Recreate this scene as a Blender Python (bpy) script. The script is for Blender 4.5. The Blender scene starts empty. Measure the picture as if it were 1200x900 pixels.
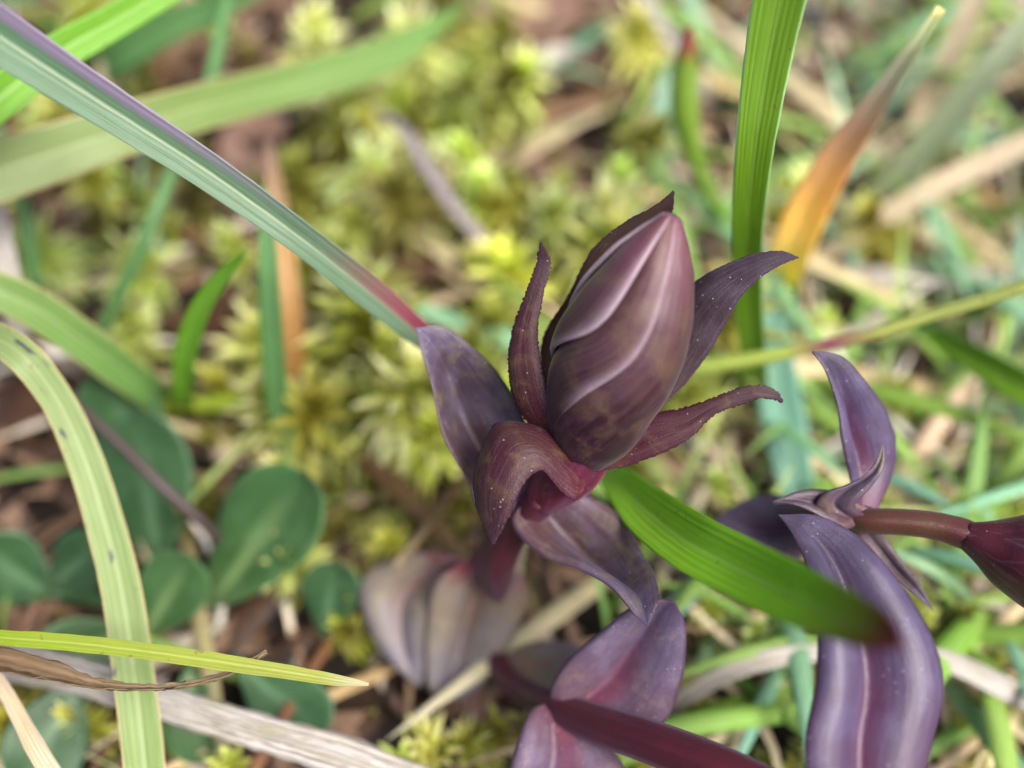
import bpy, math, random
import numpy as np
from mathutils import Vector, noise

sc = bpy.context.scene
R = math.radians
MM = 0.001

# ------------------------------------------------------------------ camera
PITCH, HFOV, CAMH = R(60), R(50), 86.0            # phone held 86 mm above the turf
FPX = 600 / math.tan(HFOV / 2)
CP = np.array([0.0, -45.0, CAMH])
CR = np.array([1.0, 0, 0])
CF = np.array([0, math.cos(PITCH), -math.sin(PITCH)])
CU = np.array([0, math.sin(PITCH), math.cos(PITCH)])
cam_d = bpy.data.cameras.new('camera')
cam = bpy.data.objects.new('camera', cam_d)
sc.collection.objects.link(cam)
cam.location = Vector(CP * MM)
cam.rotation_euler = (math.pi / 2 - PITCH, 0, 0)
cam_d.sensor_width = 36
cam_d.angle = HFOV
cam_d.clip_start, cam_d.clip_end = 0.002, 100
FOCUS = 65.5
cam_d.dof.use_dof = True
cam_d.dof.focus_distance = FOCUS * MM
cam_d.dof.aperture_fstop = cam_d.lens / 3.4       # 3.4 mm wide lens opening
sc.camera = cam

# ------------------------------------------------------------------ sky and sun (bright overcast)
SUN_EL, SUN_AZ = R(58), R(122)
w = bpy.data.worlds.new('World'); sc.world = w; w.use_nodes = True
nt = w.node_tree
bg = nt.nodes['Background']
sky = nt.nodes.new('ShaderNodeTexSky')
sky.sky_type = 'NISHITA'; sky.sun_disc = False
sky.sun_elevation, sky.sun_rotation = SUN_EL, SUN_AZ
sky.air_density, sky.dust_density, sky.ozone_density = .55, 6.0, .6
nt.links.new(sky.outputs[0], bg.inputs[0])
bg.inputs[1].default_value = 0.085
sun_d = bpy.data.lights.new('sun', 'SUN')
sun_d.energy, sun_d.angle, sun_d.color = 1.5, R(25), (1, .96, .9)
sun = bpy.data.objects.new('sun', sun_d); sc.collection.objects.link(sun)
sd = Vector((math.sin(SUN_AZ) * math.cos(SUN_EL), math.cos(SUN_AZ) * math.cos(SUN_EL), math.sin(SUN_EL)))
sun.rotation_euler = sd.to_track_quat('Z', 'Y').to_euler()
sun.location = (0, 0, 1)
vs = sc.view_settings
vs.view_transform = 'Standard'; vs.look = 'None'; vs.gamma = 1; vs.exposure = 1.7
vs.use_curve_mapping = False
sc.cycles.use_denoising = True
sc.cycles.max_bounces = 6
sc.cycles.diffuse_bounces = 3

# ------------------------------------------------------------------ helpers
rng = random.Random(7)
def L(r, g, b):
    return tuple(((c / 255) / 12.92 if c <= 10.3 else (((c / 255) + .055) / 1.055) ** 2.4) for c in (r, g, b)) + (1,)

def P(px, py, d):                                  # photo pixel + distance along the view -> mm
    return CP + d * (CF + (px - 600) / FPX * CR + (450 - py) / FPX * CU)

def gd(px, py, h=0.0):                             # distance at which the pixel's ray meets height h
    v = (450 - py) / FPX
    return (CAMH - h) / (math.sin(PITCH) - v * math.cos(PITCH))

def G(px, py, h=0.0):
    return P(px, py, gd(px, py, h))

def spline(pts, n):
    """Catmull-Rom through rows of pts (any width), n+1 samples evenly spread by chord length of xyz."""
    p = np.array(pts, float)
    if len(p) == 2:
        t = np.linspace(0, 1, n + 1)[:, None]
        return p[0] * (1 - t) + p[1] * t
    seg = np.linalg.norm(np.diff(p[:, :3], axis=0), axis=1)
    seg = np.maximum(seg, 1e-6)
    ts = np.concatenate([[0], np.cumsum(seg)]); ts /= ts[-1]
    q = np.vstack([2 * p[0] - p[1], p, 2 * p[-1] - p[-2]])
    tt = np.linspace(0, 1, n + 1)
    out = np.empty((n + 1, p.shape[1]))
    for k, t in enumerate(tt):
        i = min(max(np.searchsorted(ts, t, 'right') - 1, 0), len(p) - 2)
        u = (t - ts[i]) / (ts[i + 1] - ts[i])
        h = ts[i + 1] - ts[i]
        p0, p1, p2, p3 = q[i], q[i + 1], q[i + 2], q[i + 3]
        hp = ts[i] - ts[i - 1] if i > 0 else h
        hn = ts[i + 2] - ts[i + 1] if i + 2 < len(ts) else h
        m1 = ((p2 - p1) / h * hp + (p1 - p0) / hp * h) / (h + hp) * h
        m2 = ((p3 - p2) / hn * h + (p2 - p1) / h * hn) / (h + hn) * h
        u2, u3 = u * u, u * u * u
        out[k] = (2*u3 - 3*u2 + 1) * p1 + (u3 - 2*u2 + u) * m1 + (-2*u3 + 3*u2) * p2 + (u3 - u2) * m2
    return out

def unit(a):
    return a / np.maximum(np.linalg.norm(a, axis=-1, keepdims=True), 1e-9)

def mesh_obj(name, verts, faces, uvs, mat, parent=None, base=None, smooth=True):
    """verts in mm (world).  base: the object's own origin (mm).  uvs: per vertex."""
    v = np.asarray(verts, float)
    if base is None:
        base = PB.get(parent.name, np.zeros(3)) if parent is not None else v[0]
    me = bpy.data.meshes.new(name)
    me.from_pydata(((v - base) * MM).tolist(), [], faces)
    if uvs is not None:
        ul = me.uv_layers.new(name='UVMap')
        li = np.empty(len(me.loops), dtype=np.int32); me.loops.foreach_get('vertex_index', li)
        ul.data.foreach_set('uv', np.asarray(uvs, np.float32)[li].ravel())
    if smooth:
        me.polygons.foreach_set('use_smooth', [True] * len(me.polygons))
    me.materials.append(mat)
    o = bpy.data.objects.new(name, me)
    sc.collection.objects.link(o)
    if parent is not None:
        o.parent = parent
    else:
        o.location = Vector(base * MM)
    PB[o.name] = np.array(base, float)
    return o
PB = {}                                            # object name -> its origin in mm

def empty(name, base):
    o = bpy.data.objects.new(name, None); sc.collection.objects.link(o)
    o.location = Vector(np.array(base) * MM); o.empty_display_size = .002
    PB[o.name] = np.array(base, float)
    return o

def tag(o, label=None, cat=None, group=None, kind=None):
    for k, v in (('label', label), ('category', cat), ('group', group), ('kind', kind)):
        if v: o[k] = v
    return o

def grid_solid(C, N, thick, sprof):
    """closed sheet: C (n,m,3) surface, N (n,m,3) normals, thick per (n,m).  Returns verts, faces, uvs."""
    n, m = C.shape[:2]
    bot = C - N * (thick * sprof)[..., None]
    v = np.concatenate([C.reshape(-1, 3), bot.reshape(-1, 3)])
    i, j = np.meshgrid(np.arange(n - 1), np.arange(m - 1), indexing='ij')
    a = (i * m + j).ravel(); k = n * m
    top = np.stack([a, a + 1, a + m + 1, a + m], 1)
    bo = np.stack([a, a + m, a + m + 1, a + 1], 1) + k
    f = [tuple(x) for x in np.concatenate([top, bo]).tolist()]
    rim = [(r, 0) for r in range(n)] + [(n - 1, c) for c in range(1, m)] + [(r, m - 1) for r in range(n - 2, -1, -1)] + [(0, c) for c in range(m - 2, 0, -1)]
    rim = [r * m + c for r, c in rim]
    for x, y in zip(rim, rim[1:] + rim[:1]):
        f.append((x, y, y + k, x + k))
    s, t = np.meshgrid(np.linspace(0, 1, m), np.linspace(0, 1, n))
    uv = np.stack([s, t], -1).reshape(-1, 2)
    return v, f, np.concatenate([uv, uv])

def cross_shape(s, fold, cup, ribs=0, ribh=0, pillow=0):
    """height across the width s in 0..1 (unit: half width)"""
    x = 2 * s - 1
    h = pillow * np.abs(np.sin(math.pi * np.abs(x))) ** .8 + fold * (np.sqrt(x * x + .004) - .5) + cup * (x * x - .33)
    if ribs: h = h + ribh * np.cos(x * math.pi * ribs)
    return h

def lamina(name, Lp, Rp, mat, parent, fold=.3, cup=0, thick=.28, n=56, m=17, teeth=0, wave=0, curl=0, seed=0, crease=.5, base=None, pillow=0):
    if name == 'leaf' and fold > .35 and not pillow: pillow, m = .3, max(m, 25)
    """a leaf between two traced margins, each a list of (px, py, distance) from base to tip."""
    rn = np.random.RandomState(seed + 11)
    l = spline([P(*q) for q in Lp], n); r = spline([P(*q) for q in Rp], n)
    wv = r - l; hw = np.linalg.norm(wv, axis=1, keepdims=True) / 2
    S = unit(wv)
    T = unit(np.gradient((l + r) / 2, axis=0))
    N = unit(np.cross(S, T))
    V = unit(CP - (l + r) / 2)
    sg = np.sign((N * V).sum(1).mean()) or 1
    N = N * sg
    s = np.linspace(0, 1, m)
    t = np.linspace(0, 1, n + 1)
    if teeth:
        jl = rn.rand(n + 1) * teeth; jr = rn.rand(n + 1) * teeth
    # crease position moves the fold line off centre
    sx = np.where(s < crease, s / crease * .5, .5 + (s - crease) / (1 - crease) * .5)
    h = cross_shape(sx, fold, cup, pillow=pillow)
    h = h - (h[0] * (1 - s) + h[-1] * s)            # margins stay on the traced outline
    C = l[:, None] * (1 - s)[None, :, None] + r[:, None] * s[None, :, None]
    env = np.sin(np.clip(t, 0, 1) * math.pi * .96 + .12)[:, None]
    H = h[None, :] * np.minimum(hw, 3) * np.clip(env, .25, 1)
    if curl: H = H - curl * (np.abs(2 * s - 1) ** 6)[None, :] * hw * .5
    if wave:
        ph = rn.rand() * 6
        H = H + wave * hw * np.sin(t * 9 + ph)[:, None] * (np.abs(2 * s - 1) ** 2)[None, :]
    C = C + N[:, None] * H[..., None]
    if teeth:
        C[:, 0] -= S * jl[:, None]; C[:, -1] += S * jr[:, None]
    NN = np.repeat(N[:, None], m, 1)
    sp = (1 - .75 * np.abs(2 * s - 1) ** 4)[None, :].repeat(n + 1, 0)
    v, f, uv = grid_solid(C, NN, np.full((n + 1, m), thick), sp)
    if sg * 1 < 0: f = [x[::-1] for x in f]
    return mesh_obj(name, v, f, uv, mat, parent, base)

def strip(name, rows, mat, parent=None, fold=.25, cup=0, roll=0, thick=.12, n=40, m=9, ribs=0, ribh=0, twist=0, ref=None, ragged=.01, seed=0):
    """a grass blade along rows of (x, y, z, full width) in mm"""
    q = spline(rows, n)
    c, wd = q[:, :3], np.maximum(q[:, 3], .02)
    T = unit(np.gradient(c, axis=0))
    V = unit((CP if ref is None else ref) - c)
    S = unit(np.cross(T, V)); N = unit(np.cross(S, T))
    t = np.linspace(0, 1, n + 1)
    a = (R(roll) + R(twist) * t)[:, None]
    S, N = S * np.cos(a) + N * np.sin(a), N * np.cos(a) - S * np.sin(a)
    s = np.linspace(0, 1, m)
    h = cross_shape(s, fold, cup, ribs, ribh)
    hw = wd[:, None] / 2
    C = c[:, None] + S[:, None] * ((2 * s - 1)[None, :] * hw)[..., None] + N[:, None] * (h[None, :] * hw)[..., None]
    if ragged:
        rn = np.random.RandomState(seed)
        C = C + rn.randn(*C.shape) * ragged
    sp = (1 - .7 * np.abs(2 * s - 1) ** 4)[None, :].repeat(n + 1, 0)
    v, f, uv = grid_solid(C, np.repeat(N[:, None], m, 1), np.full((n + 1, m), thick), sp)
    return mesh_obj(name, v, f, uv, mat, parent, base=c[0] if parent is None else None)

def tube(name, rows, mat, parent=None, n=40, m=14, ribs=0, ribh=0, base=None, flat=1.0):
    """a round stem along rows of (x, y, z, radius) in mm"""
    q = spline(rows, n)
    c, rd = q[:, :3], np.maximum(q[:, 3], .01)
    T = unit(np.gradient(c, axis=0))
    S = unit(np.cross(T, unit(CP - c))); N = np.cross(S, T)
    a = np.linspace(0, 2 * math.pi, m, endpoint=False)
    rr = 1 + (ribh * np.cos(a * ribs) if ribs else 0 * a)
    ring = c[:, None] + (S[:, None] * (np.cos(a) * rr)[None, :, None] + N[:, None] * (np.sin(a) * rr * flat)[None, :, None]) * rd[:, None, None]
    v = ring.reshape(-1, 3)
    f = []
    for i in range(n):
        for j in range(m):
            k = (j + 1) % m
            f.append((i * m + j, i * m + k, (i + 1) * m + k, (i + 1) * m + j))
    f.append(tuple(range(m))[::-1]); f.append(tuple(n * m + j for j in range(m)))
    uv = np.stack(np.meshgrid(np.linspace(0, 1, m), np.linspace(0, 1, n + 1)), -1).reshape(-1, 2)
    return mesh_obj(name, v, f, uv, mat, parent, base=(c[0] if parent is None else None) if base is None else base)

# ------------------------------------------------------------------ materials
class NB:
    def __init__(s, name):
        s.m = bpy.data.materials.new(name); s.m.use_nodes = True
        s.t = s.m.node_tree; s.n = s.t.nodes; s.n.clear()
        s.out = s.n.new('ShaderNodeOutputMaterial')
    def add(s, typ, **kw):
        x = s.n.new('ShaderNode' + typ)
        for k, v in kw.items(): setattr(x, k, v)
        return x
    def link(s, a, b): s.t.links.new(a, b)
    def val(s, x, sock):
        if hasattr(x, 'is_linked') or hasattr(x, 'node'): s.link(x, sock)
        else: sock.default_value = x
    def math(s, op, a, b=None, c=None, clamp=False):
        x = s.add('Math', operation=op, use_clamp=clamp)
        s.val(a, x.inputs[0])
        if b is not None: s.val(b, x.inputs[1])
        if c is not None: s.val(c, x.inputs[2])
        return x.outputs[0]
    def ramp(s, fac, stops, interp='LINEAR'):
        x = s.add('ValToRGB'); x.color_ramp.interpolation = interp
        e = x.color_ramp.elements
        e[0].position, e[0].color = stops[0]
        e[1].position, e[1].color = stops[-1]
        for p, c in stops[1:-1]:
            k = e.new(p); k.color = c
        s.link(fac, x.inputs[0]); return x.outputs[0]
    def mix(s, fac, a, b, mode='MIX'):
        x = s.add('Mix', data_type='RGBA', blend_type=mode)
        s.val(fac, x.inputs[0]); s.val(a, x.inputs[6]); s.val(b, x.inputs[7])
        return x.outputs[2]
    def mapr(s, v, a, b, c=0, d=1, smooth=True):
        x = s.add('MapRange', interpolation_type='SMOOTHSTEP' if smooth else 'LINEAR')
        s.val(v, x.inputs[0])
        for k, q in zip((1, 2, 3, 4), (a, b, c, d)): x.inputs[k].default_value = q
        return x.outputs[0]
    def coords(s):
        tc = s.add('TexCoord'); s.tc = tc
        sp = s.add('SeparateXYZ'); s.link(tc.outputs['UV'], sp.inputs[0])
        mp = s.add('VectorMath', operation='SCALE'); s.link(tc.outputs['Object'], mp.inputs[0]); mp.inputs[3].default_value = 1000
        s.u, s.v, s.mm = sp.outputs[0], sp.outputs[1], mp.outputs[0]   # mm: object space in millimetres
        oi = s.add('ObjectInfo'); s.rand = oi.outputs['Random']; s.ocol = oi.outputs['Color']
        ad = s.add('VectorMath', operation='ADD'); s.link(s.mm, ad.inputs[0])
        cm = s.add('CombineXYZ'); s.link(s.math('MULTIPLY', s.rand, 97.), cm.inputs[0]); s.link(cm.outputs[0], ad.inputs[1])
        s.mmr = ad.outputs[0]
    def noise(s, vec, scale, detail=3, rough=.55, dist=0):
        x = s.add('TexNoise'); s.link(vec, x.inputs['Vector'])
        x.inputs['Scale'].default_value = scale; x.inputs['Detail'].default_value = detail
        x.inputs['Roughness'].default_value = rough; x.inputs['Distortion'].default_value = dist
        return x.outputs[0]
    def uvvec(s, su, sv):
        c = s.add('CombineXYZ')
        s.link(s.math('MULTIPLY', s.u, su), c.inputs[0]); s.link(s.math('MULTIPLY', s.v, sv), c.inputs[1])
        s.link(s.math('MULTIPLY', s.rand, 37.), c.inputs[2])
        return c.outputs[0]
    def finish(s, col, rough=.45, trans=.3, tcol=None, bump=None, bstr=.2, bdist=.05, spec=.4, sheen=0, sheentint=(1, 1, 1, 1), coat=0, sss=0):
        b = s.add('BsdfPrincipled')
        s.val(col, b.inputs['Base Color']); s.val(rough, b.inputs['Roughness'])
        b.inputs['Specular IOR Level'].default_value = spec
        b.inputs['Sheen Weight'].default_value = sheen
        b.inputs['Sheen Roughness'].default_value = .4
        b.inputs['Sheen Tint'].default_value = sheentint
        b.inputs['Coat Weight'].default_value = coat; b.inputs['Coat Roughness'].default_value = .25
        if bump is not None:
            bp = s.add('Bump'); bp.inputs['Strength'].default_value = bstr; bp.inputs['Distance'].default_value = bdist * MM
            s.link(bump, bp.inputs['Height']); s.link(bp.outputs[0], b.inputs['Normal'])
        o = b.outputs[0]
        if trans:
            tr = s.add('BsdfTranslucent'); s.val(tcol if tcol is not None else col, tr.inputs[0])
            mx = s.add('MixShader'); mx.inputs[0].default_value = trans
            s.link(o, mx.inputs[1]); s.link(tr.outputs[0], mx.inputs[2]); o = mx.outputs[0]
        s.link(o, s.out.inputs[0])
        return s.m

def grass_mat(name, stops, veins=7, vein=.1, midrib=.12, edge=None, edgecol=None, spots=None, side=None, rough=.42, trans=.35, mott=.25, objcol=False, coat=0, gain=.56):
    """stops: colours from root (0) to tip (1); spots: dark purple blotches; side: (colour, from u, to u, v0, v1) tint on one margin"""
    b = NB(name); b.coords()
    col = b.ramp(b.v, [(p, tuple(x * gain for x in c[:3]) + (1,)) for p, c in stops])
    if objcol: col = b.mix(1.0, col, b.ocol, 'MULTIPLY')
    nz = b.noise(b.uvvec(3, 12), 1.5, 4)
    col = b.mix(b.mapr(nz, .35, .75, 0, mott), col, b.mix(1, col, L(200, 205, 150), 'MULTIPLY'))
    fib = b.noise(b.uvvec(60, 4), 1.0, 2)
    wob = b.noise(b.uvvec(2.2, 3), 1.0, 2)
    wv = b.math('MULTIPLY', b.math('SINE', b.math('MULTIPLY', b.math('MULTIPLY_ADD', wob, .12, b.u), veins * 2 * math.pi)), b.mapr(b.noise(b.uvvec(7, 2.5), 1.0, 2), .35, .65, .2, 1.3))
    vv = b.math('ADD', b.math('MULTIPLY', wv, vein), b.math('MULTIPLY_ADD', fib, .5, .75))
    col = b.mix(1, col, b.ramp(b.math('MULTIPLY', vv, .5), [(0, (0, 0, 0, 1)), (1, (2, 2, 2, 1))]), 'MULTIPLY')
    if midrib:
        md = b.mapr(b.math('ABSOLUTE', b.math('SUBTRACT', b.u, .5)), 0, .07, midrib, 0)
        col = b.mix(md, col, L(225, 235, 190))
    if side:
        for sc_, u0, u1, v0, v1 in side:
            f = b.math('MULTIPLY', b.mapr(b.u, u0, u1), b.mapr(b.v, v0, v1))
            col = b.mix(f, col, sc_)
    if edgecol:
        ed = b.mapr(b.math('ABSOLUTE', b.math('SUBTRACT', b.u, .5)), .5 - edge, .5, 0, .8)
        col = b.mix(ed, col, edgecol)
    if spots:
        sn = b.noise(b.uvvec(spots[3] if len(spots) > 3 else 1.3, spots[1]), 1.6, 2, .5)
        col = b.mix(b.mapr(sn, spots[2], spots[2] + .07, 0, .9), col, spots[0])
    bl = b.noise(b.mmr, 1.7, 2, .5)
    col = b.mix(b.mapr(bl, .69, .74, 0, .55), col, L(110, 92, 56))
    hgt = b.math('ADD', b.math('MULTIPLY', wv, .5), fib)
    return b.finish(col, rough, trans, b.mix(1, col, L(235, 242, 175), 'MULTIPLY'), hgt, .5, .05, coat=coat)

def gentian_mat(name, stops, vein=L(130, 112, 130), veinamt=.16, bloom=L(150, 140, 175), bloomamt=.45, mid=None, midamt=0, speck=True, rough=.4, trans=.12, edge=L(60, 35, 55), mott=None, bumps=.5, gain=.4, spec=.42, sheen=.12):
    b = NB(name); b.coords()
    stops = [(p, (c[0] * gain, c[1] * gain, c[2] * gain, 1)) for p, c in stops]
    bloom = tuple(x * gain * 1.1 for x in bloom[:3]) + (1,)
    col = b.ramp(b.v, stops)
    big = b.noise(b.mmr, .35, 3, .6)
    col = b.mix(b.mapr(big, .42, .68, 0, bloomamt), col, bloom)
    if mott:
        g = b.noise(b.mmr, .8, 4, .6, .6)
        col = b.mix(b.mapr(g, .48, .7, 0, .38), col, mott)
    # longitudinal nerves with forks
    nv = b.noise(b.uvvec(16, 2.2), 1.0, 3, .5, .3)
    col = b.mix(b.mapr(b.math('ABSOLUTE', b.math('SUBTRACT', nv, .5)), 0, .05, veinamt, 0), col, vein)
    if mid:
        md = b.mapr(b.math('ABSOLUTE', b.math('SUBTRACT', b.u, .5)), .0, .16, midamt, 0)
        col = b.mix(b.math('MULTIPLY', md, b.mapr(b.v, .95, .2)), col, mid)
    ed = b.mapr(b.math('ABSOLUTE', b.math('SUBTRACT', b.u, .5)), .44, .5, 0, .75)
    col = b.mix(ed, col, edge)
    fine = b.noise(b.mmr, 9, 3, .7)
    col = b.mix(1, col, b.ramp(fine, [(.25, (.72, .7, .72, 1)), (.75, (1.28, 1.26, 1.28, 1))]), 'MULTIPLY')
    if speck:
        vo = b.add('TexVoronoi'); b.link(b.mmr, vo.inputs['Vector']); vo.inputs['Scale'].default_value = 2.2
        rsel = b.noise(b.mmr, 1.3, 1)
        sp = b.math('MULTIPLY', b.mapr(vo.outputs['Distance'], .06, .13, 1, 0), b.mapr(rsel, .5, .56, 0, 1))
        col = b.mix(b.math('MULTIPLY', sp, .5), col, L(205, 185, 195))
    cells = b.add('TexVoronoi'); b.link(b.mmr, cells.inputs['Vector']); cells.inputs['Scale'].default_value = 11
    hgt = b.math('ADD', b.math('MULTIPLY', cells.outputs['Distance'], .6), b.math('MULTIPLY', nv, 1.2))
    return b.finish(col, rough, trans, b.mix(1, col, L(255, 150, 130), 'MULTIPLY'), hgt, bumps, .06, spec=spec, sheen=sheen, sheentint=L(190, 180, 225))

# ------------------------------------------------------------------ ground
def ground_h(x, y):
    return 1.4 * noise.noise((x * .09, y * .09, 3.1)) + .9 * noise.noise((x * .3, y * .3, 1.7)) + .45 * noise.noise((x * .9, y * .9, 5.2))

def make_ground():
    a = np.concatenate([-np.geomspace(3000, 130, 14)[:-1], np.linspace(-125, 125, 230), np.geomspace(130, 3000, 14)[1:]])
    n = len(a); v = []
    for y in a:
        for x in a:
            v.append((x, y, ground_h(x, y) - 1.2))
    f = [(i * n + j, i * n + j + 1, (i + 1) * n + j + 1, (i + 1) * n + j) for i in range(n - 1) for j in range(n - 1)]
    b = NB('soil'); b.coords()
    n1 = b.noise(b.mm, .22, 6, .65)
    col = b.ramp(n1, [(.3, L(10, 8, 6)), (.48, L(24, 18, 12)), (.62, L(52, 36, 22)), (.8, L(30, 28, 10))])
    n2 = b.noise(b.mm, 1.6, 4, .7)
    col = b.mix(1, col, b.ramp(n2, [(.3, (.5, .5, .5, 1)), (.75, (1.5, 1.45, 1.4, 1))]), 'MULTIPLY')
    m = b.finish(col, .85, 0, None, n2, .8, .6, spec=.25)
    o = mesh_obj('ground', v, f, None, m, base=np.zeros(3))
    tag(o, 'dark brown peaty soil under the moss and grass', 'ground', kind='structure')
make_ground()

# ------------------------------------------------------------------ gentian materials
GP = dict(
    leaf=gentian_mat('gentian_leaf', [(0, L(122, 40, 62)), (.16, L(118, 78, 82)), (.5, L(104, 84, 92)), (.85, L(92, 74, 98)), (1, L(104, 92, 128))], mott=L(112, 104, 72)),
    lobe=gentian_mat('calyx_lobe', [(0, L(138, 40, 74)), (.2, L(104, 40, 62)), (.6, L(92, 44, 58)), (1, L(76, 48, 70))], bloom=L(98, 66, 56), bloomamt=.5, veinamt=.1, edge=L(60, 26, 44), mott=L(96, 78, 46), gain=0.34, rough=.5, spec=.28, sheen=.03),
    lobe_grey=gentian_mat('calyx_lobe_grey', [(0, L(124, 92, 98)), (.3, L(92, 72, 78)), (.65, L(74, 52, 62)), (1, L(84, 66, 88))], bloom=L(112, 100, 118), bloomamt=.5, veinamt=.14, edge=L(62, 44, 66), gain=0.36, rough=.5, spec=.28, sheen=.03),
    lobe_brown=gentian_mat('calyx_lobe_brown', [(0, L(110, 40, 60)), (.4, L(92, 62, 46)), (.75, L(84, 58, 46)), (1, L(72, 38, 66))], bloom=L(110, 88, 54), bloomamt=.5, veinamt=.08, edge=L(60, 30, 36), gain=0.46),
    lilac=gentian_mat('gentian_leaf_lilac', [(0, L(150, 60, 88)), (.2, L(140, 104, 124)), (.6, L(132, 114, 146)), (1, L(112, 98, 134))], bloom=L(164, 152, 184), bloomamt=.55, mott=L(132, 110, 104), mid=L(128, 40, 70), midamt=.5),
    violet=gentian_mat('gentian_leaf_violet', [(0, L(150, 70, 124)), (.18, L(112, 82, 122)), (.5, L(104, 88, 130)), (.8, L(92, 82, 114)), (1, L(80, 66, 88))], bloom=L(132, 122, 168), bloomamt=.5, veinamt=.14, mid=L(84, 30, 56), midamt=.6, gain=.36),
    pale=gentian_mat('gentian_leaf_pale', [(0, L(140, 30, 60)), (.16, L(150, 70, 80)), (.28, L(164, 146, 118)), (.55, L(156, 148, 132)), (.85, L(150, 146, 162)), (1, L(120, 112, 110))], bloom=L(170, 162, 172), bloomamt=.5, mott=L(140, 134, 96), mid=L(122, 60, 76), midamt=.35, edge=L(90, 74, 70), gain=.46),
    stem=gentian_mat('gentian_stem', [(0, L(96, 20, 44)), (.5, L(82, 16, 34)), (1, L(104, 26, 52))], bloom=L(120, 34, 56), bloomamt=.4, vein=L(50, 10, 24), veinamt=.5, speck=False, edge=L(80, 18, 36), rough=.5, trans=.04, gain=.5),
    calyx=gentian_mat('calyx_tube', [(0, L(140, 30, 60)), (.5, L(150, 44, 84)), (1, L(132, 44, 86))], bloom=L(160, 96, 120), bloomamt=.3, veinamt=.1, edge=L(140, 40, 80), gain=.32),
    pedicel=gentian_mat('pedicel', [(0, L(112, 74, 58)), (.6, L(116, 78, 56)), (.85, L(110, 50, 56)), (1, L(112, 34, 54))], bloom=L(120, 98, 62), bloomamt=.4, vein=L(86, 30, 44), veinamt=.5, speck=False, edge=L(92, 34, 48)),
    darkbud=gentian_mat('dark_bud', [(0, L(112, 40, 54)), (.4, L(98, 30, 52)), (1, L(86, 24, 50))], bloom=L(110, 52, 70), bloomamt=.4, edge=L(98, 30, 52)),
)

# ------------------------------------------------------------------ gentian in the middle
A = empty('gentian_plant', G(592, 742, -1))
tag(A, 'purple gentian with an upright closed bud framed by pointed calyx lobes', 'flower')

tube('stem', [tuple(G(592, 742, -1.5)) + (.75,), tuple(P(586, 700, 83)) + (.8,), tuple(P(582, 655, 77)) + (1.35,), tuple(P(606, 615, 72.5)) + (.95,), tuple(P(640, 580, 69.5)) + (1.1,)], GP['stem'], A, ribs=4, ribh=.12)
CT = tube('calyx_tube', [tuple(P(636, 588, 70)) + (1.05,), tuple(P(648, 570, 69.3)) + (1.6,), tuple(P(668, 545, 68.2)) + (1.95,), tuple(P(688, 520, 67.2)) + (1.8,)], GP['calyx'], A, ribs=5, ribh=.07, m=30)

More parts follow.
